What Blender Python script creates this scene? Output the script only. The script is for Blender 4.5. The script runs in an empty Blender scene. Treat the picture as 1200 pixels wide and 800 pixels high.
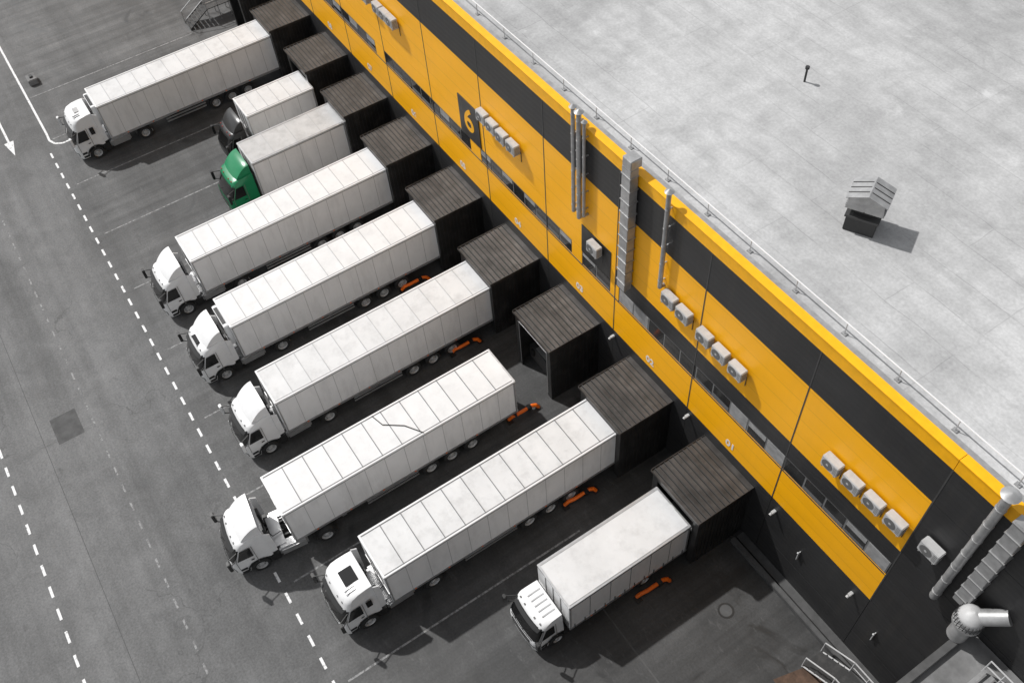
import bpy, math, random
from mathutils import Vector, Matrix
random.seed(4)
S=bpy.context.scene
COL=bpy.context.collection
S.view_settings.view_transform='Standard'; S.view_settings.look='None'; S.view_settings.exposure=0

# ------------------------------------------------------------ materials
def N(nt,t,**k):
    n=nt.nodes.new(t)
    for a,b in k.items(): setattr(n,a,b)
    return n
def base_mat(name):
    m=bpy.data.materials.new(name); m.use_nodes=True
    nt=m.node_tree; nt.nodes.clear()
    o=N(nt,'ShaderNodeOutputMaterial'); p=N(nt,'ShaderNodeBsdfPrincipled')
    nt.links.new(p.outputs[0],o.inputs[0])
    return m,nt,p
def ramp(nt,fac,stops):
    r=N(nt,'ShaderNodeValToRGB'); e=r.color_ramp.elements
    while len(e)<len(stops): e.new(0.5)
    for i,(pos,c) in enumerate(stops):
        e[i].position=pos; e[i].color=(c,c,c,1) if not isinstance(c,tuple) else c
    nt.links.new(fac,r.inputs[0]); return r.outputs[0]
def noise(nt,vec,scale,detail=4,rough=.55,dist=0):
    n=N(nt,'ShaderNodeTexNoise'); n.inputs['Scale'].default_value=scale; n.inputs['Detail'].default_value=min(detail,5)
    n.inputs['Roughness'].default_value=rough; n.inputs['Distortion'].default_value=dist
    nt.links.new(vec,n.inputs['Vector']); return n.outputs[0]
def mapping(nt,vec,scale=(1,1,1),loc=(0,0,0)):
    n=N(nt,'ShaderNodeMapping'); n.inputs['Scale'].default_value=scale; n.inputs['Location'].default_value=loc
    nt.links.new(vec,n.inputs[0]); return n.outputs[0]
def math_(nt,op,a,b=None,c=None):
    n=N(nt,'ShaderNodeMath',operation=op)
    for i,v in enumerate((a,b,c)):
        if v is None: continue
        if isinstance(v,(int,float)): n.inputs[i].default_value=v
        else: nt.links.new(v,n.inputs[i])
    return n.outputs[0]
def mul(nt,a,b): return math_(nt,'MULTIPLY',a,b)
def mixc(nt,fac,a,b,mode='MIX'):
    n=N(nt,'ShaderNodeMix',data_type='RGBA',blend_type=mode)
    for i,v in ((0,fac),(6,a),(7,b)):
        if isinstance(v,(int,float)): 
            n.inputs[i].default_value=v if i==0 else (v,v,v,1)
        elif isinstance(v,tuple): n.inputs[i].default_value=v
        else: nt.links.new(v,n.inputs[i])
    return n.outputs[2]
def geo_pos(nt,world=False):
    if world: return N(nt,'ShaderNodeNewGeometry').outputs['Position']
    return N(nt,'ShaderNodeTexCoord').outputs['Object']
def mat(name,col,rough=.5,metal=0,var=.15,scale=3,dirt=0,streak=False,bump=0,world=True,coat=0):
    m,nt,p=base_mat(name)
    if not isinstance(col,tuple): col=(col,col,col)
    c4=(*col,1)
    v=geo_pos(nt,world)
    n1=noise(nt,v,scale,4,.6)
    f=ramp(nt,n1,[(.3,1-var),(.7,1+var*.4)])
    c=mixc(nt,1,c4,f,'MULTIPLY')
    if dirt:
        vv=mapping(nt,v,(1.2,1.2,.25) if streak else (1,1,1))
        n2=noise(nt,vv,1.3,5,.7)
        d=ramp(nt,n2,[(.48,0.0),(.75,dirt)])
        c=mixc(nt,d,c,(.16,.155,.15,1))
    nt.links.new(c,p.inputs['Base Color'])
    p.inputs['Roughness'].default_value=rough; p.inputs['Metallic'].default_value=metal
    if coat: p.inputs['Coat Weight'].default_value=coat
    if bump:
        b=N(nt,'ShaderNodeBump'); b.inputs['Strength'].default_value=bump; b.inputs['Distance'].default_value=.02
        nt.links.new(noise(nt,v,scale*4,4,.6),b.inputs['Height']); nt.links.new(b.outputs[0],p.inputs['Normal'])
    return m
M={}
M['white']=mat('white_paint',.74,.35,dirt=.12,var=.05,scale=1.2)
M['tarp']=mat('trailer_roof_tarp',.67,.55,dirt=.14,var=.06,scale=.8,bump=.15)
M['tarpb']=mat('trailer_roof_worn_tarp',.61,.55,dirt=.25,var=.08,scale=.7,bump=.2)
M['tarp2']=mat('trailer_roof_grey_tarp',.47,.6,dirt=.35,var=.14,scale=.8,bump=.3)
M['side']=mat('trailer_side_panel',.74,.4,dirt=.22,streak=True,var=.06,scale=.9)
M['seam']=mat('seam_grey',.17,.5)
M['seaml']=mat('seam_light_grey',.42,.5)
M['alu']=mat('aluminium',.55,.35,metal=.7)
M['dark']=mat('black_plastic',.018,.45)
M['chassis']=mat('chassis_steel',.030,.6,dirt=.3)
M['rubber']=mat('tyre_rubber',.02,.8)
M['rim']=mat('wheel_rim',.50,.4,metal=.3)
M['glass']=mat('vehicle_glass',.010,.07,var=.02,coat=.3)
M['green']=mat('green_paint',(.008,.20,.080),.3,var=.08)
M['darkcab']=mat('charcoal_paint',.030,.3)
M['lamp']=mat('headlight_lens',.6,.12)
M['tail']=mat('tail_lamp',(.25,.02,.01),.3)
M['orange']=mat('orange_painted_steel',(.95,.17,.006),.45,dirt=.12)
M['galv']=mat('galvanised_steel',.40,.4,metal=.45,var=.25)
M['acw']=mat('ac_casing',.46,.5,dirt=.25)
M['grille']=mat('ac_grille',.13,.6)
M['win']=mat('window_glass',.035,.08,var=.5,scale=.8)
M['winf']=mat('window_frame',.05,.5)
M['mull']=mat('window_mullion',.17,.5)
M['blind']=mat('window_blind',.30,.4,var=.3)
M['conc']=mat('concrete',.20,.85,var=.4,scale=1.2,dirt=.6,bump=.4)
M['kerb']=mat('kerb_dark_concrete',.08,.85,var=.3,scale=2)
M['rust']=mat('rusty_ground_stain',(.10,.06,.04),.9,var=.5)

def clad(name,col,rough,var,line,period,axis=2,dirt=.0,spec=.5):
    m,nt,p=base_mat(name)
    v=geo_pos(nt,True)
    n1=noise(nt,mapping(nt,v,(.35,.35,1)),.9,5,.6)
    c=mixc(nt,1,(*col,1),ramp(nt,n1,[(.3,1-var),(.7,1.0+var*.2)]),'MULTIPLY')
    sp=N(nt,'ShaderNodeSeparateXYZ'); nt.links.new(v,sp.inputs[0])
    z=sp.outputs[axis]
    st=noise(nt,mapping(nt,v,(2.5,2.5,.12)),1.0,5,.7)
    c=mixc(nt,ramp(nt,st,[(.5,0.0),(.8,dirt)]),c,(.10,.09,.07,1))
    fr=math_(nt,'FRACT',math_(nt,'DIVIDE',z,period))
    ln=math_(nt,'LESS_THAN',fr,.05)
    c=mixc(nt,mul(nt,ln,line),c,(.005,.005,.005,1))
    nt.links.new(c,p.inputs['Base Color']); p.inputs['Roughness'].default_value=rough
    b=N(nt,'ShaderNodeBump'); b.inputs['Strength'].default_value=.4; b.inputs['Distance'].default_value=.02
    nt.links.new(math_(nt,'PINGPONG',fr,.5),b.inputs['Height']); nt.links.new(b.outputs[0],p.inputs['Normal'])
    return m
M['yellow']=clad('yellow_cladding',(.97,.45,.0015),.45,.06,.14,1.0,dirt=.05)
M['black']=clad('charcoal_cladding',(.025,.025,.026),.5,.3,.6,.33,dirt=.15)
M['ycap']=mat('yellow_trim',(.90,.43,.002),.45,var=.10)
M['shelter']=mat('shelter_black_sheet',.020,.42,var=.4,scale=1.0,dirt=.2)
M['shelter_rf']=mat('shelter_roof_sheet',(.066,.061,.058),.36,metal=.35,var=.6,scale=1.0,dirt=.35)
M['shelter_rib']=mat('shelter_roof_rib',.020,.5,var=.4,scale=1.0)

def paint_mat(name,col,wear):
    m,nt,p=base_mat(name)
    v=geo_pos(nt,True)
    n=noise(nt,v,5,5,.75)
    c=mixc(nt,ramp(nt,n,[(wear-.06,0.0),(wear+.06,1.0)]),(col,col,col,1),(.12,.12,.12,1))
    nt.links.new(c,p.inputs['Base Color']); p.inputs['Roughness'].default_value=.8
    return m
M['paint']=paint_mat('road_paint',.72,.60)
M['paintf']=paint_mat('faded_road_paint',.28,.5)

def asphalt():
    m,nt,p=base_mat('asphalt')
    v=geo_pos(nt,True)
    sp=N(nt,'ShaderNodeSeparateXYZ'); nt.links.new(v,sp.inputs[0]); x,y=sp.outputs[0],sp.outputs[1]
    big=ramp(nt,noise(nt,v,.06,4,.6),[(.3,.118),(.7,.172)])
    med=ramp(nt,noise(nt,v,.6,5,.7,.6),[(.3,.80),(.7,1.14)])
    fine=ramp(nt,noise(nt,v,9,3,.7),[(.3,.76),(.7,1.2)])
    c=mixc(nt,1,mixc(nt,1,big,med,'MULTIPLY'),fine,'MULTIPLY')
    ln=ramp(nt,noise(nt,mapping(nt,v,(.025,.55,1)),1.0,4,.6,.3),[(.35,.78),(.65,1.14)])
    c=mixc(nt,1,c,ln,'MULTIPLY')
    yn=math_(nt,'ADD',y,math_(nt,'MULTIPLY_ADD',noise(nt,v,.13,4,.6),9,-4.5))
    z1=N(nt,'ShaderNodeMapRange'); z1.interpolation_type='SMOOTHSTEP'
    nt.links.new(yn,z1.inputs[0]); z1.inputs[1].default_value=-4.5; z1.inputs[2].default_value=4
    z2=N(nt,'ShaderNodeMapRange'); nt.links.new(x,z2.inputs[0]); z2.inputs[1].default_value=-75; z2.inputs[2].default_value=-20; z2.inputs[3].default_value=.6; z2.inputs[4].default_value=1.0
    zone=mul(nt,z1.outputs[0],z2.outputs[0])
    c=mixc(nt,zone,c,mixc(nt,1,c,.30,'MULTIPLY'))
    bs=ramp(nt,noise(nt,mapping(nt,v,(.9,.05,1)),1.0,5,.65,.2),[(.35,.68),(.68,1.45)])
    c=mixc(nt,z1.outputs[0],c,mixc(nt,1,c,bs,'MULTIPLY'))
    wetm=ramp(nt,noise(nt,v,.38,4,.6,.9),[(.56,0.0),(.66,1.0)])
    wet=mul(nt,wetm,z1.outputs[0])
    c=mixc(nt,mul(nt,wet,.65),c,(.015,.015,.015,1))
    wv=N(nt,'ShaderNodeVectorMath',operation='ADD'); nz=N(nt,'ShaderNodeTexNoise'); nz.inputs['Scale'].default_value=.7; nz.inputs['Detail'].default_value=5
    nt.links.new(v,nz.inputs['Vector']); sc=N(nt,'ShaderNodeVectorMath',operation='SCALE'); sc.inputs['Scale'].default_value=2.2
    nt.links.new(nz.outputs['Color'],sc.inputs[0]); nt.links.new(v,wv.inputs[0]); nt.links.new(sc.outputs[0],wv.inputs[1])
    vo=N(nt,'ShaderNodeTexVoronoi',feature='DISTANCE_TO_EDGE'); vo.inputs['Scale'].default_value=.10
    nt.links.new(wv.outputs[0],vo.inputs['Vector'])
    ck=math_(nt,'LESS_THAN',vo.outputs['Distance'],.003)
    ck=mul(nt,ck,ramp(nt,noise(nt,v,.09,3),[(.46,0.0),(.58,.40)]))
    c=mixc(nt,ck,c,(.045,.045,.045,1))
    sc2=ramp(nt,noise(nt,mapping(nt,v,(.7,1.6,1)),1.1,5,.78),[(.58,0.0),(.78,.35)])
    c=mixc(nt,sc2,c,(.20,.20,.20,1))
    # a few isolated drip stains out in the lane
    ds=ramp(nt,noise(nt,mapping(nt,v,(1,1,1),(13,7,0)),.9,3,.5,.4),[(.70,0.0),(.78,.4)])
    c=mixc(nt,ds,c,(.05,.05,.05,1))
    nt.links.new(c,p.inputs['Base Color'])
    rg=mixc(nt,wet,ramp(nt,zone,[(0,.88),(1,.62)]),(.42,.42,.42,1))
    nt.links.new(rg,p.inputs['Roughness'])
    return m
M['asphalt']=asphalt()
M['patch']=mat('asphalt_patch',.085,.9,var=.3,scale=2)
def roofmat():
    m,nt,p=base_mat('roof_membrane')
    v=geo_pos(nt,True)
    big=ramp(nt,noise(nt,v,.08,5,.6,.5),[(.3,.37),(.7,.56)])
    med=ramp(nt,noise(nt,v,.7,5,.74),[(.3,.82),(.7,1.10)])
    fine=ramp(nt,noise(nt,v,8,3,.6),[(.3,.88),(.7,1.08)])
    c=mixc(nt,1,mixc(nt,1,big,med,'MULTIPLY'),fine,'MULTIPLY')
    st=ramp(nt,noise(nt,mapping(nt,v,(.10,1.1,1)),1.0,5,.65,.2),[(.3,.86),(.7,1.07)])
    c=mixc(nt,1,c,st,'MULTIPLY')
    st2=ramp(nt,noise(nt,mapping(nt,v,(.9,.07,1)),1.0,4,.65,.2),[(.3,.92),(.7,1.04)])
    c=mixc(nt,1,c,st2,'MULTIPLY')
    wob=N(nt,'ShaderNodeVectorMath',operation='ADD'); nz=N(nt,'ShaderNodeTexNoise'); nz.inputs['Scale'].default_value=.5; nt.links.new(v,nz.inputs['Vector'])
    s2=N(nt,'ShaderNodeVectorMath',operation='SCALE'); s2.inputs['Scale'].default_value=.22; nt.links.new(nz.outputs['Color'],s2.inputs[0])
    nt.links.new(v,wob.inputs[0]); nt.links.new(s2.outputs[0],wob.inputs[1])
    br=N(nt,'ShaderNodeTexBrick'); nt.links.new(wob.outputs[0],br.inputs['Vector']); br.inputs['Scale'].default_value=1
    br.offset=.37; br.offset_frequency=3
    br.inputs['Brick Width'].default_value=8.5; br.inputs['Row Height'].default_value=1.5; br.inputs['Mortar Size'].default_value=.03; br.inputs['Mortar Smooth'].default_value=.6
    br.inputs['Color1'].default_value=(1,1,1,1); br.inputs['Color2'].default_value=(.93,.93,.93,1); br.inputs['Mortar'].default_value=(.72,.72,.72,1)
    c=mixc(nt,ramp(nt,noise(nt,v,.25,4),[(.38,.0),(.65,.85)]),c,mixc(nt,1,c,br.outputs[0],'MULTIPLY'))
    dk=ramp(nt,noise(nt,v,.22,5,.78,1.0),[(.54,0.0),(.74,.55)])
    c=mixc(nt,dk,c,(.25,.25,.25,1))
    lt=ramp(nt,noise(nt,mapping(nt,v,(1,1,1),(40,9,0)),.35,5,.8,1.2),[(.60,0.0),(.72,.45)])
    c=mixc(nt,lt,c,(.62,.62,.62,1))
    nt.links.new(c,p.inputs['Base Color']); p.inputs['Roughness'].default_value=.8
    return m
M['roof']=roofmat()

# ------------------------------------------------------------ mesh builder
import bmesh
class B:
    def __init__(s): s.v=[];s.f=[];s.m=[];s.mats=[]
    def mi(s,k):
        if k not in s.mats: s.mats.append(k)
        return s.mats.index(k)
    def add(s,vs,fs,k):
        o=len(s.v); s.v+= [tuple(a) for a in vs]; i=s.mi(k)
        for f in fs: s.f.append([o+a for a in f]); s.m.append(i)
    def box(s,x0,x1,y0,y1,z0,z1,k,bev=0):
        if bev<=0:
            vs=[(x,y,z) for z in (z0,z1) for x,y in ((x0,y0),(x1,y0),(x1,y1),(x0,y1))]
            s.add(vs,[(0,3,2,1),(4,5,6,7),(0,1,5,4),(1,2,6,5),(2,3,7,6),(3,0,4,7)],k); return
        bm=bmesh.new(); bmesh.ops.create_cube(bm,size=1)
        for q in bm.verts: q.co=Vector(((x0+x1)/2+q.co.x*(x1-x0),(y0+y1)/2+q.co.y*(y1-y0),(z0+z1)/2+q.co.z*(z1-z0)))
        bmesh.ops.bevel(bm,geom=bm.edges[:],offset=bev,segments=2,affect='EDGES')
        bm.verts.index_update()
        s.add([q.co.copy() for q in bm.verts],[[q.index for q in f.verts] for f in bm.faces],k); bm.free()
    def cyl(s,p0,p1,r,k,n=12,r2=None,cap=True):
        p0=Vector(p0);p1=Vector(p1);d=(p1-p0).normalized(); r2=r if r2 is None else r2
        a=Vector((0,0,1)) if abs(d.z)<.9 else Vector((1,0,0)); u=d.cross(a).normalized(); w=d.cross(u)
        vs=[p0+(u*math.cos(2*math.pi*i/n)+w*math.sin(2*math.pi*i/n))*r for i in range(n)]+[p1+(u*math.cos(2*math.pi*i/n)+w*math.sin(2*math.pi*i/n))*r2 for i in range(n)]
        fs=[(i,i+n,(i+1)%n+n,(i+1)%n) for i in range(n)]
        if cap: fs+=[tuple(range(n)),tuple(range(2*n-1,n-1,-1))]
        s.add(vs,fs,k)
    def path(s,pts,r,k,n=8):
        for a,b in zip(pts,pts[1:]): s.cyl(a,b,r,k,n)
        for a in pts[1:-1]: s.ball(a,r*1.02,k)
    def ball(s,c,r,k,n=8,sz=1):
        vs=[];R=6
        for i in range(R+1):
            t=math.pi*i/R
            for j in range(n):
                a=2*math.pi*j/n; vs.append((c[0]+r*math.sin(t)*math.cos(a),c[1]+r*math.sin(t)*math.sin(a),c[2]+r*sz*math.cos(t)))
        s.add(vs,[(i*n+j,(i+1)*n+j,(i+1)*n+(j+1)%n,i*n+(j+1)%n) for i in range(R) for j in range(n)],k)
    def prism(s,prof,x0,x1,k):
        n=len(prof); vs=[(x0,y,z) for y,z in prof]+[(x1,y,z) for y,z in prof]
        s.add(vs,[(i,(i+1)%n,(i+1)%n+n,i+n) for i in range(n)]+[tuple(range(n-1,-1,-1)),tuple(range(n,2*n))],k)
    def mesh(s,name,smooth=True):
        me=bpy.data.meshes.new(name); me.from_pydata(s.v,[],s.f)
        for k in s.mats: me.materials.append(M[k])
        me.polygons.foreach_set('material_index',s.m)
        bm=bmesh.new(); bm.from_mesh(me); bmesh.ops.recalc_face_normals(bm,faces=bm.faces); bm.to_mesh(me); bm.free()
        if smooth:
            me.polygons.foreach_set('use_smooth',[True]*len(me.polygons)); me.set_sharp_from_angle(angle=math.radians(32))
        me.update(); return me
    def obj(s,name,parent=None,loc=(0,0,0),smooth=True):
        return link(name,s.mesh(name,smooth),parent,loc)
def link(name,data,parent=None,loc=(0,0,0),rot=(0,0,0)):
    o=bpy.data.objects.new(name,data); COL.objects.link(o); o.location=loc; o.rotation_euler=rot
    if parent: o.parent=parent
    return o
def empty(name,loc=(0,0,0),rot=0,parent=None):
    o=bpy.data.objects.new(name,None); COL.objects.link(o); o.location=loc; o.rotation_euler=(0,0,rot); o.empty_display_size=.5
    if parent: o.parent=parent
    return o

# ------------------------------------------------------------ wheel
def wheel_mesh(name,r=.5,w=.3):
    b=B(); n=30
    prof=[(r*.55,-w/2+.02,'rubber'),(r*.93,-w/2,'rubber'),(r,-w/2+.05,'rubber'),(r,w/2-.05,'rubber'),(r*.93,w/2,'rubber'),(r*.60,w/2-.01,'rim'),(r*.56,w/2-.03,'rim'),(r*.52,w/2-.10,'rim'),(r*.30,w/2-.12,'rim'),(r*.24,w/2-.02,'rim'),(.001,w/2-.01,'rim')]
    for (r0,a0,k),(r1,a1,_) in zip(prof,prof[1:]):
        vs=[];
        for rr,aa in ((r0,a0),(r1,a1)):
            for i in range(n):
                t=2*math.pi*i/n; vs.append((aa,rr*math.cos(t),rr*math.sin(t)))
        b.add(vs,[(i,(i+1)%n,(i+1)%n+n,i+n) for i in range(n)],k)
    for i in range(8):
        t=2*math.pi*i/8; c=(r*.4*math.cos(t),r*.4*math.sin(t)); b.cyl((w/2-.12,*c),(w/2-.085,*c),.02,'dark',6)
    return b.mesh(name)
WH=wheel_mesh('wheel'); WHS=wheel_mesh('wheel_small',.42,.26)
def wheels(par,ys,xo=1.1,r=.5,me=None,dual=False):
    me=me or WH
    for y in ys:
        for sgn in (1,-1):
            o=link('wheel',me,par,(sgn*xo,y,r),(0,0,0 if sgn>0 else math.pi))
            if dual: link('wheel_inner',me,par,(sgn*(xo-.32),y,r),(0,0,0 if sgn>0 else math.pi))

# ------------------------------------------------------------ cabs
def interp(rows,z,i):
    if z<=rows[0][1]: return rows[0][i]
    for a,c in zip(rows,rows[1:]):
        if a[1]<=z<=c[1] and c[1]>a[1]:
            t=(z-a[1])/(c[1]-a[1]); return a[i]*(1-t)+c[i]*t
    return rows[-1][i]
ST=[-1,-.985,-.94,-.8,-.5,0,.5,.8,.94,.985,1]
def cabfront(rows,s,z,row=None):
    yf,w=(row[0],row[2]) if row else (interp(rows,z,0),interp(rows,z,2))
    return (s*w, yf+.09*s*s+.20*abs(s)**14, z)
ROWS={
 'high':dict(L=2.12,rows=[(.10,.42,1.20),(.02,.60,1.23),(0,1.2,1.24),(.03,1.62,1.24),(.07,1.72,1.235),(.50,2.62,1.19),(.55,2.74,1.17),(.66,2.92,1.14),(.92,3.04,1.10),(1.35,3.09,1.08),(1.75,3.10,1.07),(2.08,3.10,1.06)],ws=(4,5)),
 'globe':dict(L=2.15,rows=[(.10,.42,1.20),(.02,.60,1.23),(0,1.2,1.24),(.03,1.65,1.24),(.07,1.76,1.235),(.46,2.68,1.19),(.50,2.80,1.18),(.60,3.15,1.15),(.78,3.38,1.12),(1.10,3.50,1.09),(1.55,3.55,1.07),(2.1,3.55,1.06)],ws=(4,5)),
 'low':dict(L=1.72,rows=[(.10,.42,1.14),(.02,.55,1.17),(0,1.1,1.17),(.03,1.42,1.17),(.07,1.50,1.165),(.44,2.36,1.10),(.48,2.46,1.09),(.60,2.60,1.06),(.85,2.68,1.03),(1.2,2.70,1.02),(1.7,2.70,1.01)],ws=(4,5)),
}
def make_cab(par,kind,pk,hatch=True,deflector=False,visor='dark',fair=True,mirror='dark'):
    D=ROWS[kind]; rows=D['rows']; L=D['L']; a,c=D['ws']
    b=B(); R=len(rows); n=len(ST)
    grid=[[cabfront(rows,s,r[1],r) for s in ST] for r in rows]
    for g in grid:
        for j,p in enumerate(g): g[j]=(p[0],min(p[1],L-.02),p[2])
    vs=[p for g in grid for p in g]
    fb=[];fw=[]
    for i in range(R-1):
        for j in range(n-1):
            q=(i*n+j,i*n+j+1,(i+1)*n+j+1,(i+1)*n+j)
            (fw if (i==a and 1<=j<=n-3) else fb).append(q)
    o=len(b.v); b.v+=vs
    for q in fb: b.f.append([o+t for t in q]); b.m.append(b.mi(pk))
    for q in fw: b.f.append([o+t for t in q]); b.m.append(b.mi('glass'))
    zt=rows[-1][1]
    for j,sg in ((0,-1),(n-1,1)):
        ids=[i*n+j for i in range(R)]
        k0=len(b.v); b.v+=[(sg*rows[-1][2],L,zt),(sg*1.2*rows[1][2]/1.23,L,1.0),(sg*1.2*rows[1][2]/1.23,1.98 if L>2 else L-.1,.95),(sg*rows[0][2],1.75 if L>2 else L-.25,1.05),(sg*rows[0][2],.95,1.05),(sg*rows[0][2],.78,.42)]
        b.f.append(ids+[k0,k0+1,k0+2,k0+3,k0+4,k0+5]); b.m.append(b.mi(pk))
    top=[grid[-1][j] for j in range(n)]
    w2=rows[1][2]*.975
    b.add([(-w2,L,1.0),(w2,L,1.0),(rows[-1][2],L,zt),(-rows[-1][2],L,zt)],[(0,1,2,3)],pk)
    b.add(top+[(rows[-1][2],L,zt),(-rows[-1][2],L,zt)],[tuple(range(n))+(n,n+1)],pk)
    b.add([(-w2,.4,.9),(w2,.4,.9),(w2,L,.99),(-w2,L,.99)],[(0,1,2,3)],'dark')
    b.obj('cab_shell',par)
    d=B()
    def fp(s0,s1,z0,z1,k,off=.012,ns=6,nz=2):
        vs=[];
        for iz in range(nz+1):
            for i in range(ns+1):
                s=s0+(s1-s0)*i/ns; z=z0+(z1-z0)*iz/nz; q=cabfront(rows,s,z); vs.append((q[0],q[1]-off,q[2]))
        d.add(vs,[(iz*(ns+1)+i,iz*(ns+1)+i+1,(iz+1)*(ns+1)+i+1,(iz+1)*(ns+1)+i) for iz in range(nz) for i in range(ns)],k)
    zb=rows[a][1]; zw=rows[c][1]
    h=zb-.42
    fp(-.62,.62,.42+h*.42,.42+h*.86,'dark')
    for i in range(4): 
        z=.42+h*(.48+.1*i); fp(-.6,.6,z,z+.02,'alu',.02,6,1)
    fp(-.95,.95,.46,.60,'dark',.014)
    fp(-.40,.40,.70,.80,'white',.018)
    for sg in (-1,1):
        fp(sg*.66,sg*.93,.72,.96,'lamp',.014,3)
        fp(sg*.62,sg*.95,.68,1.0,'dark',.008,3)
    fp(-.93,.93,zb-.06,zb-.005,'dark',.01,8,1)
    fp(-.93,.93,zw,zw+.10,'dark',.012,8,1)
    if visor:
        for i in range(8):
            s0=-.88+i*.22; s1=s0+.22
            q0=cabfront(rows,s0,zw+.06); q1=cabfront(rows,s1,zw+.06)
            d.add([q0,q1,(q1[0],q1[1]-.20,q1[2]-.14),(q0[0],q0[1]-.20,q0[2]-.14),(q0[0],q0[1],q0[2]-.02),(q1[0],q1[1],q1[2]-.02),(q1[0],q1[1]-.20,q1[2]-.16),(q0[0],q0[1]-.20,q0[2]-.16)],[(0,1,2,3),(4,5,6,7),(2,3,7,6)],visor)
    for s in (-.45,.1):
        q0=cabfront(rows,s,zb+.03); q1=cabfront(rows,s+.38,zb+.28); d.cyl((q0[0],q0[1]-.03,q0[2]),(q1[0],q1[1]-.03,q1[2]),.012,'dark',5)
    for sg in (-1,1):
        def sx(z): return sg*(interp(rows,z,2)+.006)
        z0=zb+.02; z1=zw-.08
        ye=1.28 if L>2 else 1.2
        d.add([(sx(z0),.45,z0),(sx(z0),ye,z0),(sx(z1),ye,z1),(sx(z1),.76,z1)],[(0,1,2,3)],'glass')
        if L>2 and kind=='globe': d.add([(sx(z0+.25),1.55,z0+.25),(sx(z0+.25),1.85,z0+.25),(sx(z1),1.85,z1),(sx(z1),1.55,z1)],[(0,1,2,3)],'glass')
        for y in (.36,ye+.08):
            pts=[(sx(z),y+(.34*(z-zb)/(zw-zb) if y<.5 and z>zb else 0)) for z in (1.0,zb,zw)]
            for (xa,ya),(xb,yb),za,zc in ((pts[0],pts[1],1.0,zb),(pts[1],pts[2],zb,zw)):
                d.add([(xa+sg*.001,ya,za),(xa+sg*.001,ya+.03,za),(xb+sg*.001,yb+.03,zc),(xb+sg*.001,yb,zc)],[(0,1,2,3)],'seam')
        d.box(min(sx(1.5),sx(1.5)+sg*.03),max(sx(1.5),sx(1.5)+sg*.03),ye-.2,ye-.03,zb-.28,zb-.23,'dark')
        # dark lower skirt / entry steps behind the front wheel and bumper corner
        for i in range(8):
            t0=math.pi*i/8; t1=math.pi*(i+1)/8
            yc=1.38 if L>2 else 1.3; r0=.60
            xx=sg*(rows[0][2]-.05); xo=sg*(rows[0][2]+.035)
            vs=[(x,yc-r0*math.cos(t),.5+r0*math.sin(t)) for t in (t0,t1) for x in (xx,xo)]+[(xo,yc-(r0+.10)*math.cos(t),.5+(r0+.10)*math.sin(t)) for t in (t0,t1)]
            d.add(vs,[(0,1,3,2),(1,4,5,3)],'dark')
        x0,x1=sorted((sg*(rows[1][2]+.002),sg*(rows[1][2]+.02)))
        for z in (.5,.78): d.box(x0,x1,.38,.72,z,z+.16,'dark')
        d.box(min(sg*1.0,sg*(rows[0][2]-.01)),max(sg*1.0,sg*(rows[0][2]-.01)),.32,.76,.32,.41,'dark')
        zm=zw-.10
        xm=sg*(interp(rows,zm,2)-.02)
        x0,x1=sorted((sg*1.36,sg*1.64)) if L>2 else sorted((sg*1.28,sg*1.52))
        d.box(x0,x1,.02,.18,zm-.70,zm+.02,mirror,.03)
        d.box(x0+.03,x1-.03,.181,.19,zm-.66,zm-.03,'glass')
        d.cyl((xm,.62,zm),(sg*1.4,.12,zm),.03,'dark',6); d.cyl((sg*1.2,.42,zm-.62),(sg*1.4,.10,zm-.6),.03,'dark',6)
        if fair and L>2:
            x0,x1=sorted((sg*1.10,sg*1.16))
            d.prism([(L+.004,1.1),(L+.30,1.15),(L+.30,zt-.25),(L+.004,zt-.05)],x0,x1,pk)
    if hatch:
        if kind=='low': d.box(-.32,.32,.95,1.35,2.705,2.74,'dark',.01)
        elif kind=='globe': d.box(-.42,.42,1.12,1.80,3.54,3.585,'glass',.012)
        else: d.box(-.38,.38,.66,.90,2.98,3.06,'glass',.012)
    elif kind=='low':
        for x in (-.6,-.3,0,.3,.6): d.box(x-.03,x+.03,.9,1.6,2.70,2.72,'seaml')
    elif kind=='globe': d.box(-.30,.30,1.2,1.55,3.54,3.58,'seaml',.012)
    if deflector:
        zr=zt-.02; zd=3.86 if L>2 else 3.45; y0=L*.44
        K=6; prof=[(y0+(L-.03-y0)*t, zr+(zd-zr)*math.sin(t*math.pi/2)**.9) for t in [k/K for k in range(K+1)]]
        xs=[-1,-.9,-.5,0,.5,.9,1]; V=[]
        for (yy,zz) in prof:
            for s in xs: V.append((s*1.0*(rows[-1][2]-.04),yy+.12*s*s*(1-(yy-y0)/(L-y0)),zr+(zz-zr)*(1-.10*abs(s)**6)))
        m=len(xs)
        d.add(V,[(i*m+j,i*m+j+1,(i+1)*m+j+1,(i+1)*m+j) for i in range(K) for j in range(m-1)],pk)
        for sgj in (0,m-1):
            ids=[V[i*m+sgj] for i in range(K+1)]; d.add(ids+[(ids[-1][0],ids[-1][1],zr)],[tuple(range(K+2))],pk)
        d.add([V[K*m+j] for j in range(m)]+[(V[K*m+m-1][0],L-.08,zr),(V[K*m][0],L-.08,zr)],[tuple(range(m+2))],'dark')
    if not deflector and kind!='low':
        for x in (.55,.75): d.cyl((x,.95,rows[-3][1]+.02),(x,1.45,rows[-3][1]+.06),.035,'alu',6)
    for x in (-.8,-.4,.4,.8):
        rr=rows[7]; q=cabfront(rows,x/rr[2],rr[1],rr); d.box(x-.05,x+.05,q[1]-.03,q[1]+.04,q[2]-.02,q[2]+.03,'tail' if pk!='white' else 'grille')
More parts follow.
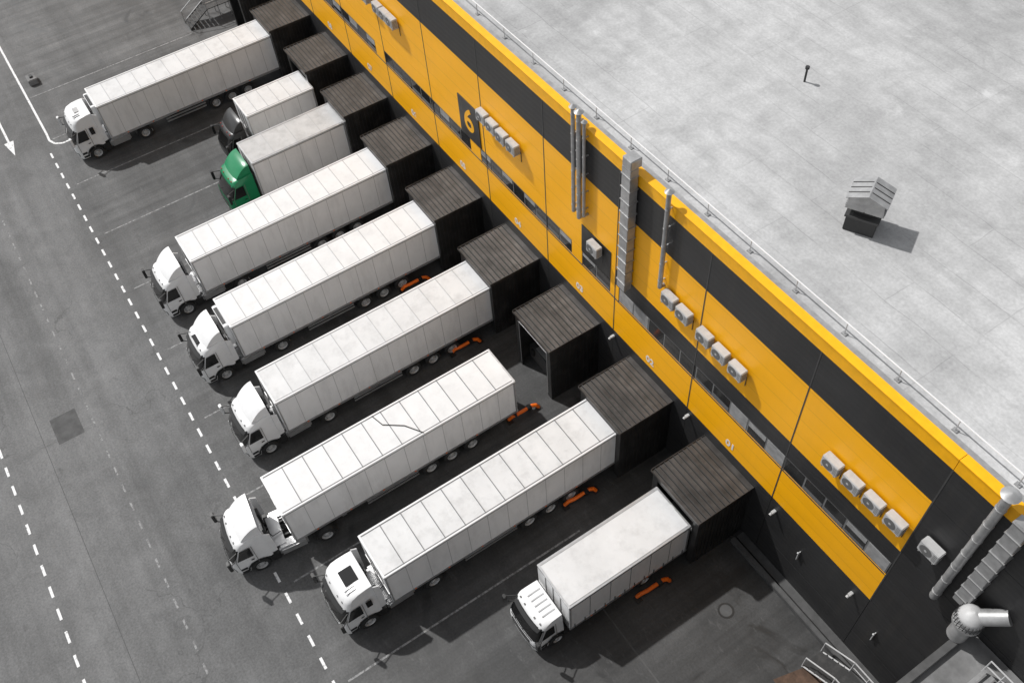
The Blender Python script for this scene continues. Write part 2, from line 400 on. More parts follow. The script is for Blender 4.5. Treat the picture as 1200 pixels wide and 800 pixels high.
    # dark equipment on the back wall of the cab
    if L>2:
        d.box(-.8,-.35,L+.003,L+.14,1.5,2.5,'dark',.02); d.cyl((.85,L+.12,1.1),(.85,L+.12,2.9),.08,'chassis',10); d.box(-.2,.5,L+.003,L+.08,1.3,1.8,'dark')
    d.obj('cab_fittings',par)

def make_trailer(par,y0,L,zt,side='side',roof='tarp',bows=12,reefer=False,curtain=True,front='white',hw=1.29,zb=1.20,bogie=True,diag=False,bowk='seaml',edge='white'):
    b=B()
    b.box(-hw,hw,y0,y0+L,zb,zt-.03,side,.03)
    nx,ny=6,int(L*3); vs=[]
    for j in range(ny+1):
        for i in range(nx+1):
            x=-hw+.05+(2*hw-.1)*i/nx; y=y0+.05+(L-.1)*j/ny
            sag=.018*math.sin(math.pi*i/nx)*(math.cos(2*math.pi*(y-y0)/(L/(bows+1)))-1)*.5 + random.uniform(-.003,.003)
            vs.append((x,y,zt+.0+ .02*math.sin(math.pi*i/nx)+sag*(1.0 if 0<i<nx else 0)))
    b.add(vs,[(j*(nx+1)+i,j*(nx+1)+i+1,(j+1)*(nx+1)+i+1,(j+1)*(nx+1)+i) for j in range(ny) for i in range(nx)],roof)
    for sg in (-1,1):
        x0,x1=sorted((sg*(hw-.09),sg*(hw+.015)))
        b.box(x0,x1,y0-.005,y0+L+.005,zt-.12,zt+.012,edge,.012)
        x0,x1=sorted((sg*(hw-.06),sg*(hw+.02)))
        b.box(x0,x1,y0,y0+L,zb-.12,zb+.06,'alu')
        x0,x1=sorted((sg*(hw-.13),sg*(hw-.10))); b.box(x0,x1,y0+.1,y0+L-.1,zt,zt+.022,bowk)
        x0,x1=sorted((sg*(hw+.0),sg*(hw+.018))); b.box(x0,x1,y0+.02,y0+L-.02,zt-.15,zt-.125,'seam')
    b.box(-hw,hw,y0-.012,y0+.09,zt-.12,zt+.02,edge,.01); b.box(-hw,hw,y0+L-.09,y0+L+.012,zt-.12,zt+.02,'alu',.01)
    b.obj('cargo_body',par)
    d=B()
    for i in range(1,bows+1):
        y=y0+L*i/(bows+1)
        d.box(-hw+.08,hw-.08,y-.022,y+.022,zt-.01,zt+.030,bowk)
    m=int(L/1.1)
    for i in range(1,m):
        y=y0+L*i/m
        for sg in (-1,1):
            x0,x1=sorted((sg*hw,sg*(hw+(.010 if curtain else .006)))); d.box(x0,x1,y-.014,y+.014,zb+.07,zt-.16,'seam' if curtain else 'seaml')
    if curtain:
        for i in range(m*2):
            y=y0+L*(i+.5)/(m*2)
            for sg in (-1,1):
                x0,x1=sorted((sg*(hw+.003),sg*(hw+.028))); d.box(x0,x1,y-.02,y+.02,zb-.06,zb+.30,'dark')
    for sg in (-1,1):
        x0,x1=sorted((sg*hw,sg*(hw+.012))); d.box(x0,x1,y0+L-.14,y0+L-.03,zb+.07,zt-.16,'alu'); d.box(x0,x1,y0+.03,y0+.10,zb+.07,zt-.16,'alu')
        for i in range(6): 
            y=y0+1.2+i*(L-2)/6; x0,x1=sorted((sg*(hw+.021),sg*(hw+.032))); d.box(x0,x1,y,y+.10,zb-.05,zb-.0,'orange')
    if reefer:
        d.box(-.95,.95,y0-.30,y0-.002,2.25,zt-.12,'white',.04)
        d.box(-.75,.75,y0-.315,y0-.301,2.45,3.15,'dark'); d.box(-.6,.6,y0-.315,y0-.301,3.3,zt-.25,'dark')
        d.box(-.7,.7,y0-.27,y0-.06,zt-.119,zt-.09,'dark')
    else:
        d.box(-hw+.05,hw-.05,y0-.03,y0-.002,zb+.1,zb+.9,'alu')
        for x in (-.6,0,.6): d.box(x-.03,x+.03,y0-.02,y0-.002,zb+.9,zt-.15,'seam')
    for sg in (-1,1):
        x0,x1=sorted((sg*.42,sg*.54)); d.box(x0,x1,y0+.4,y0+L-.15,.78,zb-.12,'chassis')
    n=int(L/1.6)
    for i in range(n): y=y0+.8+i*1.6; d.box(-hw+.06,hw-.06,y,y+.08,zb-.20,zb-.10,'chassis')
    d.box(-1.2,1.2,y0+L-.12,y0+L-.02,.45,.62,'chassis')
    for sg in (-1,1):
        d.box(min(sg*.85,sg*1.15),max(sg*.85,sg*1.15),y0+L-.02,y0+L+.02,.65,.80,'tail')
    if bogie:
        ax=[y0+L-5.6,y0+L-4.3,y0+L-3.0]
        for y in ax:
            d.cyl((-1,y,.5),(1,y,.5),.07,'chassis',8)
            for sg in (-1,1):
                pr=[(y-.60*math.cos(t),.50+.57*math.sin(t)) for t in [math.pi*(.22+.56*k/6) for k in range(7)]]
                pr+= [(yy+(y-yy)*.03,zz-.03) for yy,zz in pr[::-1]]
                d.prism(pr,min(sg*.93,sg*1.20),max(sg*.93,sg*1.20),'dark')
        for sg in (-1,1):
            x0,x1=sorted((sg*1.20,sg*1.235))
            for z in (.55,.80): d.box(x0,x1,y0+4.1,ax[0]-.75,z,z+.11,'alu')
            for k in range(3): yy=y0+4.3+k*(ax[0]-y0-5.4)/2; d.box(x0-.0+(.036 if sg<0 else -.04),x0+(.066 if sg<0 else -.005),yy,yy+.06,.5,zb-.1,'chassis')
            d.box(*sorted((sg*.60,sg*.70)),y0+2.75,y0+2.88,.12,zb-.15,'alu'); d.box(*sorted((sg*.5,sg*.8)),y0+2.68,y0+2.95,.05,.12,'alu')
        d.box(.65,1.18,y0+4.5,y0+5.6,.42,.93,'dark',.03)
        d.box(-1.18,-.62,y0+4.6,y0+7.0,.42,.98,'galv',.02)
        wheels(par,ax,1.13)
    if diag:
        d.path([(-hw+.1,y0+6.3,zt+.04),(-.4,y0+6.5,zt+.05),(.3,y0+7.4,zt+.05),(hw-.05,y0+8.0,zt+.05)],.022,'dark',5)
    d.obj('trailer_chassis_and_trim',par)

def tractor_chassis(par,pk,drive=5.0):
    d=B()
    for sg in (-1,1): d.box(*sorted((sg*.36,sg*.46)),.7,drive+.9,.72,.98,'chassis')
    d.cyl((-1,drive,.5),(1,drive,.5),.09,'chassis'); d.ball((0,drive,.5),.22,'chassis')
    d.cyl((-1,1.38,.5),(1,1.38,.5),.07,'chassis')
    d.box(-.5,.5,drive-.5,drive+.4,.985,1.07,'chassis',.02)
    for sg in (-1,1):
        pr=[(drive-.62*math.cos(t),.48+.56*math.sin(t)) for t in [math.pi*(.05+.9*k/8) for k in range(9)]]
        pr+=[(yy+(drive-yy)*.05,zz-.035) for yy,zz in pr[::-1]]
        d.prism(pr,min(sg*.62,sg*1.26),max(sg*.62,sg*1.26),'dark')
    d.box(.62,1.2,2.45,3.95,.38,.98,'alu',.10)
    d.box(-1.2,-.62,2.45,3.5,.38,.98,'alu',.10); d.box(-1.15,-.65,3.6,4.2,.45,.95,'dark',.03)
    d.box(-.9,.9,2.30,2.9,.985,1.02,'alu')
    d.path([(.3,2.3,1.6),(.35,2.4,1.2),(.2,3.0,1.12)],.025,'dark',6)
    d.box(.62,1.22,2.0,2.42,.35,.93,'dark',.02);d.box(-1.22,-.62,2.0,2.42,.35,.93,'dark',.02)
    d.obj('tractor_chassis',par)
    wheels(par,[1.38],1.10); wheels(par,[drive],1.12,dual=True)

def semi(x,yf,tr0,kind='high',pk='white',rot=0,cabx=0,drive=5.0,**kw):
    T=empty('semi_truck',(x,0,0))
    c=empty('tractor_unit',(cabx,yf,0),rot,T)
    opts={k:kw.pop(k) for k in ('visor','hatch','deflector','mirror') if k in kw}
    make_cab(c,kind,pk,**opts); tractor_chassis(c,pk,drive)
    L=kw.pop('L',13.55); zt=kw.pop('zt',4.0)
    make_trailer(T,tr0,L,zt,**kw)
    return T
def rigid(x,yf,b0,L,zt,kind='low',pk='white',rear=None,**kw):
    T=empty('box_truck',(x,0,0))
    c=empty('cab',(0,yf,0),0,T)
    opts={k:kw.pop(k) for k in ('visor','hatch','deflector','mirror') if k in kw}
    make_cab(c,kind,pk,fair=False,**opts)
    kw.setdefault('zb',1.05)
    make_trailer(T,b0,L,zt,bogie=False,**kw)
    d=B()
    for sg in (-1,1):
        d.box(*sorted((sg*.36,sg*.46)),yf+.6,b0+L-.2,.62,.90,'chassis')
        x0,x1=sorted((sg*1.14,sg*1.18))
        for z in (.45,.70): d.box(x0,x1,b0+1.0,rear-.7,z,z+.1,'alu')
    d.box(.6,1.12,b0+.4,b0+1.4,.4,.88,'alu',.06); d.box(-1.12,-.6,b0+.3,b0+1.2,.4,.88,'dark',.03)
    d.obj('chassis',T)
    wheels(T,[yf+1.32],1.05,.45,WHS); wheels(T,[rear],1.10,.45,WHS,True)
    return T

R=math.radians
semi(-62.4,-.05,2.6,'globe',bows=11,curtain=False,reefer=True,hatch=False,deflector=False,mirror='white',roof='tarpb')
rigid(-55.1,8.75,10.85,5.1,3.75,'low','darkcab',rear=14.0,bows=5,curtain=False,deflector=True,visor=None,hw=1.22,hatch=False,roof='tarpb')
rigid(-50.25,6.85,9.15,6.8,3.95,'high','green',rear=13.6,roof='tarp2',bows=3,curtain=False,hw=1.27,visor=None,hatch=False,deflector=True,edge='alu')
semi(-44.45,-.1,2.6,'high',bows=12,curtain=False,deflector=True,hatch=False)
semi(-38.35,-.1,2.6,'high',bows=12,curtain=False,reefer=True,deflector=True,hatch=True)
semi(-32.15,-.05,2.5,'high',bows=11,curtain=False,deflector=True,hatch=False,mirror='white',roof='tarpb')
semi(-25.95,-3.15,0.05,'high',rot=R(-7),cabx=-.30,drive=4.9,bows=11,curtain=False,diag=True,bowk='seam',deflector=True,hatch=False,roof='tarp')
semi(-20.3,-.15,2.6,'globe',bows=11,curtain=False,bowk='seam',roof='tarpb')
rigid(-14.4,6.9,8.85,7.05,3.6,'low','white',rear=13.4,bows=0,curtain=True,hw=1.28,deflector=False,edge='alu',hatch=False,roof='tarpb')

# ------------------------------------------------------------ ground
b=B(); b.add([(-900,-900,0),(900,-900,0),(900,900,0),(-900,900,0)],[(0,1,2,3)],'asphalt'); b.obj('asphalt_ground',smooth=False)
b=B()
def rect(b,x0,x1,y0,y1,k,z=.004): b.add([(x0,y0,z),(x1,y0,z),(x1,y1,z),(x0,y1,z)],[(0,1,2,3)],k)
x=-64.0
while x<20: rect(b,x,x+.64,-1.67,-1.53,'paint'); x+=1.32
x=-100
while x<20: rect(b,x,x+.7,-11.67,-11.53,'paint'); x+=1.42
x=-100
while x<20: rect(b,x,x+.6,-6.5,-6.4,'paintf'); x+=1.32
rect(b,-140,-66.5,-1.29,-1.13,'paint')
pts=[(-66.5,-1.21),(-65.5,-1.25),(-64.9,-1.0),(-64.6,-.5),(-64.6,.2)]
for (xa,ya),(xb,yb) in zip(pts,pts[1:]):
    t=Vector((xb-xa,yb-ya)).normalized(); n=Vector((-t.y,t.x))*.08
    b.add([(xa-n.x,ya-n.y,.004),(xb-n.x,yb-n.y,.004),(xb+n.x,yb+n.y,.004),(xa+n.x,ya+n.y,.004)],[(0,1,2,3)],'paint')
rect(b,-71.5,-67.2,-3.93,-3.77,'paint')
b.add([(-67.2,-4.2,.004),(-65.4,-3.85,.004),(-67.2,-3.5,.004)],[(0,1,2)],'paint')
for i in range(10): 
    xx=-17.35-6.02*i
    rect(b,xx-.05,xx+.05,-1.0,12.5,'paintf')
b.obj('road_markings',smooth=False)
b=B(); rect(b,-40.6,-38.6,-8.6,-7.1,'patch',.003)
rect(b,-16,20,10.95,11.03,'patch',.0032); rect(b,-90,10,-9.33,-9.30,'patch',.0031)
b.obj('asphalt_repair_patch',smooth=False)
for (mx,my) in ((-9.9,15.8),):
    b=B(); b.cyl((0,0,.002),(0,0,.012),.40,'dark',24); b.cyl((0,0,.012),(0,0,.016),.30,'kerb',24); b.obj('manhole_cover',None,(mx,my,0))
b=B(); b.box(-.5,.5,-.36,.36,0,.5,'conc',.05); b.box(-.2,.2,-.12,.12,.5,.62,'dark',.03); b.obj('concrete_block',None,(-73.4,-.2,0))

# ------------------------------------------------------------ warehouse
W=empty('warehouse')
YW=19.2; X0,X1=-150,26; ZR=17.0; Y2=130
b=B()
b.box(X0,X1,YW+.12,Y2,0,ZR-.15,'black'); b.obj('walls',W,smooth=False)
b=B(); b.add([(X0+.4,YW+.5,ZR),(X1-.4,YW+.5,ZR),(X1-.4,Y2-.4,ZR),(X0+.4,Y2-.4,ZR)],[(0,1,2,3)],'roof')
b.add([(X0+.4,YW+.5,ZR-.3),(X1-.4,YW+.5,ZR-.3),(X1-.4,YW+.5,ZR),(X0+.4,YW+.5,ZR)],[(0,1,2,3)],'roof'); b.obj('roof',W,smooth=False)
b=B()
J=[X0]+[-11.6-6.0*k for k in range(22,-1,-1)]+[-5.62,.4,6.4,12.4,18.4,X1]
g=.02
def cladseg(x0,x1,z0,z1,k,y=YW): b.box(x0+g/2,x1-g/2,y,y+.115,z0+g/2,z1-g/2,k)
for xa,xb in zip(J,J[1:]):
    yel=xb<=-5.6
    cladseg(xa,xb,.0,1.8,'black'); cladseg(xa,xb,1.8,5.3,'black')
    if yel:
        cladseg(xa,xb,5.3,7.9,'yellow')
        if xa>-23.7: cladseg(xa,xb,8.95,10.1,'black')
        else: cladseg(xa,xb,8.95,10.1,'yellow')
        cladseg(xa,xb,10.1,14.2,'yellow')
    else:
        cladseg(xa,xb,5.3,7.9,'black');cladseg(xa,xb,8.95,10.1,'black'); cladseg(xa,xb,10.1,14.2,'black'); cladseg(xa,xb,7.9,8.95,'black')
    cladseg(xa,xb,14.2,16.5,'black')
for xa,xb in ((X0,-90),(-76,-72),(-60.5,-57.5),(-48.9,-47.7),(-37.3,-36.2),(-27.3,-26.4),(-24.0,-23.3)): cladseg(xa,xb,7.9,8.95,'yellow')
b.obj('cladding',W,smooth=False)
b=B()
def strip(xa,xb,pb):
    b.box(xa,xb,YW+.03,YW+.10,7.91,8.94,'mull')
    n=max(1,round((xb-xa)/1.15)); w=(xb-xa)/n
    for i in range(n):
        k='blind' if random.random()<pb else 'win'
        b.box(xa+i*w+.05,xa+(i+1)*w-.05,YW+.015,YW+.03,7.99,8.86,k)
        if k=='win' and random.random()<.6: b.box(xa+i*w+.06,xa+(i+1)*w-.06,YW+.008,YW+.0148,8.0,8.0+random.uniform(.1,.3),'grille')
        if k=='win' and random.random()<.35: b.box(xa+i*w+.06,xa+(i+1)*w-.06,YW+.006,YW+.0148,8.86-random.uniform(.15,.5),8.855,'blind')
for s in ((-90,-76),(-72,-60.5),(-57.5,-48.9),(-47.7,-37.3),(-36.2,-27.3),(-26.4,-24.0)): strip(*s,.03)
strip(-23.3,-5.7,.22)
b.box(-90,-5.7,YW-.03,YW-.003,7.88,7.93,'winf')
b.obj('window_strip',W,smooth=False)
b=B()
b.box(X0,-5.62,YW-.02,YW+.10,16.52,ZR+.16,'ycap'); b.box(X0,-5.62,YW-.05,YW+.34,ZR+.165,ZR+.22,'ycap')
b.box(-5.6,X1,YW-.02,YW+.10,16.52,ZR+.16,'ycap'); b.box(-5.6,X1,YW-.05,YW+.34,ZR+.165,ZR+.22,'ycap')
b.box(X0,X1,YW+.342,YW+.60,ZR+.004,ZR+.16,'galv')
b.obj('parapet_trim',W,smooth=False)
b=B()
for xx in J[1:-1]: b.box(xx-.03,xx+.03,YW-.012,YW-.002,5.3,16.5,'winf')
b.obj('joint_profiles',W,smooth=False)
b=B()
zr=ZR+.62
b.cyl((X0+1,YW+.85,zr),(X1-1,YW+.85,zr),.03,'white',6)
x=X0+1
while x<X1-1: b.cyl((x,YW+.85,ZR),(x,YW+.85,zr),.02,'acw',5); b.box(x-.1,x+.1,YW+.78,YW+.95,ZR,ZR+.05,'galv'); x+=2.5
b.obj('roof_edge_rail')
b=B()
b.box(-12.5,-2.35,18.35,18.6,0,.35,'kerb',.03); b.box(-12.5,-2.35,18.75,YW-.005,0,.14,'kerb')
b.obj('kerb')
def vpipe(x,z0,z1,r,y=YW-.25,name='exhaust_pipe',cap=True,k='galv'):
    b=B(); b.cyl((x,y,z0),(x,y,z1),r,k,14)
    z=z0+.4
    while z<z1: b.cyl((x,y,z),(x,y,z+.05),r*1.12,k,14); b.box(x-.03,x+.03,y+r*.9,YW-.005,z,z+.05,k); z+=1.1
    if cap: b.cyl((x,y,z1+.12),(x,y,z1+.26),r*1.9,k,14,r2=.02); b.cyl((x,y,z1),(x,y,z1+.12),.02,k,6)
    b.path([(x,y,z0),(x,YW-.005,z0)],r*.9,k,12); b.ball((x,y,z0),r,k,12)
    b.obj(name)
vpipe(-26.75,11.7,17.9,.10); vpipe(-26.3,11.6,17.9,.12); vpipe(-25.9,12.0,17.6,.08)
vpipe(-20.15,12.2,17.9,.11); 
b=B(); b.box(-22.9,-22.3,YW-.50,YW-.06,9.9,17.6,'galv',.02)
z=10.4
while z<17.5: b.box(-22.93,-22.27,YW-.53,YW-.02,z,z+.04,'galv'); z+=.75
b.box(-22.9,-22.3,YW-.50,YW+.1,17.6,18.1,'galv',.03); b.obj('ventilation_duct')
vpipe(-3.75,10.0,17.8,.17)
b=B(); b.box(-3.2,-2.65,YW-.45,YW-.05,11.2,17.3,'galv',.02); z=11.6
while z<17.2: b.box(-3.23,-2.62,YW-.48,YW-.02,z,z+.04,'galv'); z+=.7
b.obj('ventilation_duct')
b=B(); b.cyl((-2.3,YW-.7,10.0),(-2.3,YW-.7,11.5),.36,'galv',20); b.ball((-2.3,YW-.7,11.6),.48,'acw',24,.95); b.cyl((-2.3,YW-.7,11.15),(-2.3,YW-.7,11.3),.52,'galv',20)
for k in range(24):
    a=k/24*2*math.pi; b.box(-2.3+.50*math.cos(a)-.012,-2.3+.50*math.cos(a)+.012,YW-.7+.50*math.sin(a)-.012,YW-.7+.50*math.sin(a)+.012,11.3,11.75,'chassis')
b.cyl((-2.3,YW-.7,11.6),(-1.5,YW-.02,12.3),.30,'galv',16); b.obj('turbine_vent')
# fix stray slats: rebuild them around the dome
def ac(x,z):
    b=B(); b.box(-.42,.42,-.48,-.10,-.32,.32,'acw',.03)
    b.cyl((-.1,-.492,0),(-.1,-.481,0),.26,'grille',20); b.cyl((-.1,-.495,0),(-.1,-.4925,0),.06,'acw',10)
    for k in range(5): b.box(.20,.36,-.486,-.481,-.2+.09*k,-.16+.09*k,'grille')
    for k in range(6): b.box(.4205,.425,-.44,-.16,-.22+.08*k,-.19+.08*k,'grille')
    for xx in (-.32,.32): b.box(xx-.025,xx+.025,-.48,-.002,-.37,-.325,'galv'); 
    b.path([(.36,-.1,-.15),(.36,-.03,-.3),(.36,-.03,-.9)],.02,'winf',6)
    b.obj('air_conditioner',None,(x,YW,z))
for x,z in [(-46.6,12.6),(-45.7,12.6),(-44.9,12.6),(-48.2,12.6),(-35.0,12.1),(-34.05,12.05),(-33.1,12.0),(-32.1,12.0),(-19.4,12.05),(-18.4,12.0),(-17.0,11.85),(-15.95,11.8),(-14.9,11.75),(-9.4,11.75),(-8.35,11.8),(-7.3,11.85),(-6.25,11.9),(-4.7,12.3),(-25.0,10.5)]: ac(x,z)
def sign(x0,x1,z0,z1,txt,size,name,col):
    P=empty(name,((x0+x1)/2,YW,(z0+z1)/2))
    b=B(); w=(x1-x0)/2;h=(z1-z0)/2; b.box(-w,w,-.06,-.002,-h,h,'shelter'); b.obj('panel',P)
    c=bpy.data.curves.new('numeral','FONT'); c.body=txt; c.size=size; c.align_x='CENTER'; c.align_y='CENTER'; c.extrude=.008; c.offset=.03
    c.materials.append(M[col]); link('numeral',c,P,(0,-.07,0),(math.pi/2,0,0)); 
sign(-38.1,-36.0,8.98,11.6,'6',2.2,'number_sign','ycap')
b=B(); b.box(-26.4,-24.0,YW-.03,YW-.006,8.97,10.9,'shelter'); b.obj('dark_panel',W)
for i in range(11):
    c=bpy.data.curves.new('bay_number','FONT'); c.body='%02d'%(i+1); c.size=.62; c.align_x='CENTER'; c.align_y='CENTER'; c.extrude=.004; c.offset=.018
    c.materials.append(M['white']); link('bay_number',c,W,(-14.55-6.02*i,YW-.012,5.85),(math.pi/2,0,0))
for x in (-11.2,-6.4,-17.4,-23.5):
    b=B(); b.box(-.08,.08,-.25,-.002,-.06,.04,'acw',.02); b.cyl((0,-.25,-.03),(0,-.34,-.09),.07,'acw',10); b.obj('wall_lamp',None,(x,YW,4.6 if x>-12 else 4.9))
for x in (-9.3,-4.7):
    b=B(); b.box(-.02,.02,-.14,-.002,-.35,.35,'acw'); b.ball((0,-.16,.35),.06,'acw'); b.obj('security_camera',None,(x,YW,3.2))

# ------------------------------------------------------------ dock shelters
def shelter(x,i):
    P=empty('dock_shelter',(x,0,0)); w=1.68; y0=15.95; y1=YW-.01; zt=4.6
    b=B()
    b.box(-w,-w+.07,y0+.08,y1,0,zt-.09,'shelter'); b.box(w-.07,w,y0+.08,y1,0,zt-.09,'shelter')
    b.box(-w,-w+.36,y0,y0+.078,0,zt-.09,'shelter'); b.box(w-.36,w,y0,y0+.078,0,zt-.09,'shelter')
    b.box(-w+.362,w-.362,y0,y0+.078,4.03,zt-.09,'shelter')
    n=12
    for k in range(n):
        y=y0+.2+k*(y1-y0-.3)/n
        for sg in (-1,1): b.box(*sorted((sg*w,sg*(w+.03))),y,y+.10,.02,zt-.12,'shelter')
    b.obj('walls',P,smooth=False)
    b=B(); 
    b.prism([(y0-.06,zt-.088),(y1,zt-.03),(y1,zt+.02),(y0-.06,zt-.035)],-w-.06,w+.06,'shelter_rf')
    n=11
    for k in range(n):
        y=y0+.05+k*(y1-y0-.1)/n; z=zt-.035+.05*(y-y0)/(y1-y0)
        b.prism([(y,z-.02),(y+.03,z+.05),(y+.08,z+.055),(y+.11,z-.015)],-w-.055,w+.055,'shelter_rib')
    b.box(-w-.09,-w-.065,y0-.08,y1,zt-.13,zt+.06,'shelter_rf'); b.box(w+.065,w+.09,y0-.08,y1,zt-.13,zt+.06,'shelter_rf'); b.box(-w-.09,w+.09,y0-.11,y0-.082,zt-.14,zt-.0,'shelter_rf')
    b.obj('roof',P,smooth=False)
    b=B(); b.box(-w+.08,w-.08,y0+.75,y1,.0,1.1,'kerb'); b.box(-1.1,1.1,y0+.85,y1-.3,1.102,1.14,'galv')
    b.box(-1.3,1.3,y1-.08,y1-.02,1.15,4.1,'winf')
    for sg in (-1,1): b.box(sg*1.15-.12,sg*1.15+.12,y0+.60,y0+.748,.6,1.08,'rubber',.02)
    for sg in (-1,1): b.box(*sorted((sg*(w-.355),sg*(w-.32))),y0-.012,y0-.002,.3,4.03,'alu' if i==6 else 'shelter')
    b.box(-w+.34,w-.34,y0-.012,y0-.002,4.032,4.07,'alu' if i==6 else 'shelter')
    b.obj('dock_platform',P)
XS=[-14.4,-20.35,-26.5,-32.3,-38.5,-44.5,-50.4,-56.35,-62.4,-68.5,-80.5]
for i,x in enumerate(XS): shelter(x,{2:6}.get(i,0))
for x,y in ((-30.85,14.0),(-24.95,14.2),(-18.85,13.7),(-12.75,13.7),(-36.9,14.0)):
    b=B(); b.path([(-.14,-1.0,.02),(-.07,-.8,.28),(0,-.45,.32),(0,.5,.32),(.05,.72,.24),(.12,.85,.02)],.105,'orange',10); b.box(-.2,.2,-1.2,-.85,0,.03,'dark'); b.box(-.05,.3,.65,1.0,0,.03,'dark'); b.box(-.15,.15,.15,.40,.20,.45,'dark',.02); b.obj('wheel_guide_rail',None,(x,y,0))

# ------------------------------------------------------------ roof things
V=empty('roof_vent',(-15.0,24.5,ZR),R(28))
b=B(); b.box(-.60,.60,-.55,.55,0,.80,'chassis',.02); b.box(-.66,.66,-.61,.61,.74,.84,'winf'); b.obj('base',V)
b=B()
b.box(-.40,.40,-.38,.38,.84,1.15,'chassis',.02)
# rectangular louvred head with two outlets under a shallow folded hood
for sg in (-1,1):
    x0,x1=sorted((sg*.02,sg*.74)); 
    b.box(x0,x1,-.56,.56,1.15,1.20,'galv')
    for k in range(5):
        z=1.24+.095*k; x2,x3=sorted((sg*(.66-.015*k),sg*(.76-.02*k))); b.box(x2,x3,-.52,.52,z,z+.03,'galv')
    x0,x1=sorted((sg*.56,sg*.58)); b.box(x0,x1,-.50,.50,1.20,1.72,'dark')
for yy in (-.56,.53): b.add([(-.72,yy,1.2),(.72,yy,1.2),(.66,yy,1.72),(0,yy,1.98),(-.66,yy,1.72),(-.72,yy+.03,1.2),(.72,yy+.03,1.2),(.66,yy+.03,1.72),(0,yy+.03,1.98),(-.66,yy+.03,1.72)],[(0,1,2,3,4),(5,6,7,8,9),(0,1,6,5),(1,2,7,6),(2,3,8,7),(3,4,9,8),(4,0,5,9)],'galv')
for sg in (-1,1): b.add([(0,-.62,2.02),(sg*.80,-.62,1.70),(sg*.80,.62,1.70),(0,.62,2.02),(0,-.62,1.99),(sg*.80,-.62,1.67),(sg*.80,.62,1.67),(0,.62,1.99)],[(0,1,2,3),(4,5,6,7),(0,1,5,4),(2,3,7,6),(1,2,6,5)],'galv')
for yy in (-.3,0,.3): 
    for sg in (-1,1): b.cyl((sg*.05,yy,2.005),(sg*.78,yy,1.715),.02,'chassis',6)
b.obj('louvred_head',V)
b=B(); b.cyl((0,0,0),(0,0,.75),.05,'chassis',8); b.cyl((0,0,.7),(0,0,.82),.10,'chassis',8); b.obj('vent_pipe',None,(-22.8,29.0,ZR))

# ------------------------------------------------------------ annex at right
A=empty('annex_building'); AX=-2.25
b=B(); b.box(AX,X1,4,YW-.02,0,9.6,'black'); b.obj('walls',A,smooth=False)
b=B(); b.box(AX+.25,X1-.25,4.25,YW-.03,9.601,9.72,'conc'); b.obj('roof',A,smooth=False)
b=B(); b.box(AX-.05,AX+.248,4,YW-.03,9.605,9.98,'kerb',.02); b.obj('parapet',A)
b=B()
def rail(p0,p1,h=1.05,n=4,r=.03,k='acw'):
    p0=Vector(p0);p1=Vector(p1)
    for z in (h,h*.55): b.cyl(p0+Vector((0,0,z)),p1+Vector((0,0,z)),r,k,6)
    for i in range(n+1):
        q=p0.lerp(p1,i/n); b.cyl(q,q+Vector((0,0,h)),r,k,6)
rail((-.9,18.3,9.72),(1.5,18.3,9.72)); rail((-.9,16.6,9.72),(1.5,16.6,9.72))
for i in range(7): b.box(-.9+.3*i,-.75+.3*i,16.6,18.3,10.0,10.04,'galv')
b.obj('roof_walkway',A)
St=empty('metal_stairs',(-4.3,17.5,0))
b=B()
for i in range(5): b.box(-1.6+.3*i,-1.32+.3*i,-.6,.6,.16+.2*i,.2+.2*i,'chassis')
b.box(-.1,1.6,-.6,.6,1.12,1.18,'chassis'); 
for yy in (-.6,.6):
    b.cyl((-1.6,yy,.1),(-.1,yy,1.15),.04,'acw',6)
    b.cyl((-1.6,yy,1.15),(-.1,yy,2.15),.035,'acw',6); b.cyl((-1.6,yy,.0),(-1.6,yy,1.15),.035,'acw',6)
    for q in (-.1,.75,1.6): b.cyl((q,yy,0),(q,yy,2.15),.035,'acw',6)
    b.cyl((-.1,yy,2.15),(1.6,yy,2.15),.035,'acw',6); b.cyl((-.1,yy,1.65),(1.6,yy,1.65),.025,'acw',6)
b.obj('flight_and_handrails',St)
b=B(); b.add([(-6.2,15.4,.003),(-3.2,15.2,.003),(-2.8,18.0,.003),(-5.6,17.8,.003)],[(0,1,2,3)],'rust'); b.obj('stained_ground_patch',smooth=False)
St=empty('metal_stairs',(-72.6,15.0,0))
b=B()
for i in range(6): b.box(-.6,.6,-2.4+.3*i,-2.12+.3*i,.16+.18*i,.2+.18*i,'chassis')
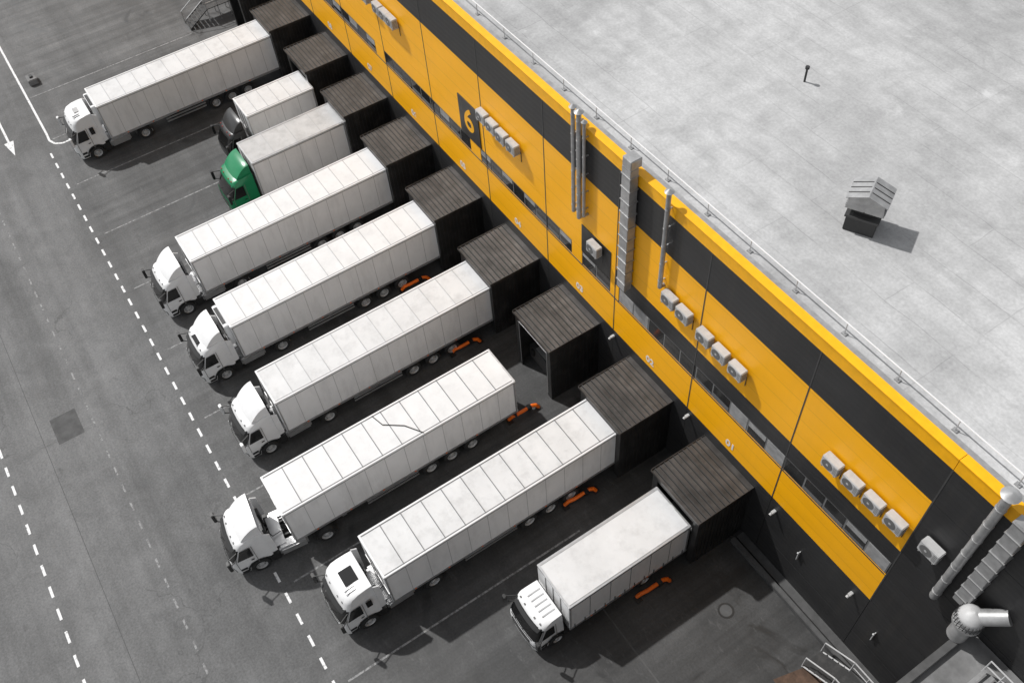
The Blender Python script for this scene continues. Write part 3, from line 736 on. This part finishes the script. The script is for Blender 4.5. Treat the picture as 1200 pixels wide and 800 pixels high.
b.box(-.7,.7,-.6,4.1,1.2,1.26,'chassis')
for xx in (-.65,.65):
    b.cyl((xx,-2.4,1.1),(xx,-.6,2.2),.035,'alu',6); b.cyl((xx,-2.4,0),(xx,-2.4,1.1),.035,'alu',6); b.cyl((xx,-2.4,.1),(xx,-.6,1.2),.05,'chassis',6)
    for z in (2.2,1.75): b.cyl((xx,-.6,z),(xx,4.1,z),.035,'alu',6)
    for q in range(6): b.cyl((xx,-.6+q*.94,0),(xx,-.6+q*.94,2.2),.035,'alu',6)
b.obj('flight_and_handrails',St)

# ------------------------------------------------------------ light
w=bpy.data.worlds.new('World'); S.world=w; w.use_nodes=True; nt=w.node_tree; nt.nodes.clear()
o=N(nt,'ShaderNodeOutputWorld'); bg=N(nt,'ShaderNodeBackground'); sk=N(nt,'ShaderNodeTexSky',sky_type='NISHITA'); hs=N(nt,'ShaderNodeHueSaturation')
EL=R(52); AZ=R(25)
SD=Vector((-math.cos(AZ)*math.cos(EL),-math.sin(AZ)*math.cos(EL),math.sin(EL)))
sk.sun_disc=False; sk.sun_elevation=EL; sk.sun_rotation=math.atan2(SD.x,SD.y)
hs.inputs['Saturation'].default_value=.12
nt.links.new(sk.outputs[0],hs.inputs['Color']); nt.links.new(hs.outputs[0],bg.inputs[0]); nt.links.new(bg.outputs[0],o.inputs[0])
bg.inputs[1].default_value=.135
l=bpy.data.lights.new('sun','SUN'); l.energy=3.7; l.angle=R(1.2); l.color=(1,.985,.965)
so=link('sun',l,None,(0,0,60)); so.rotation_euler=SD.to_track_quat('Z','Y').to_euler()

# ------------------------------------------------------------ camera
cam=bpy.data.cameras.new('camera'); co=link('camera',cam); S.camera=co
r=Vector((.5497,.8333,-.0588)).normalized(); z=Vector((.5295,-.2931,.7962)).normalized(); u=z.cross(r).normalized(); r=u.cross(z)
mx=Matrix((r,u,z)).transposed().to_4x4(); mx.translation=(0,0,44.5); co.matrix_world=mx
cam.sensor_width=36; cam.lens=1098/1200*36; cam.clip_end=3000
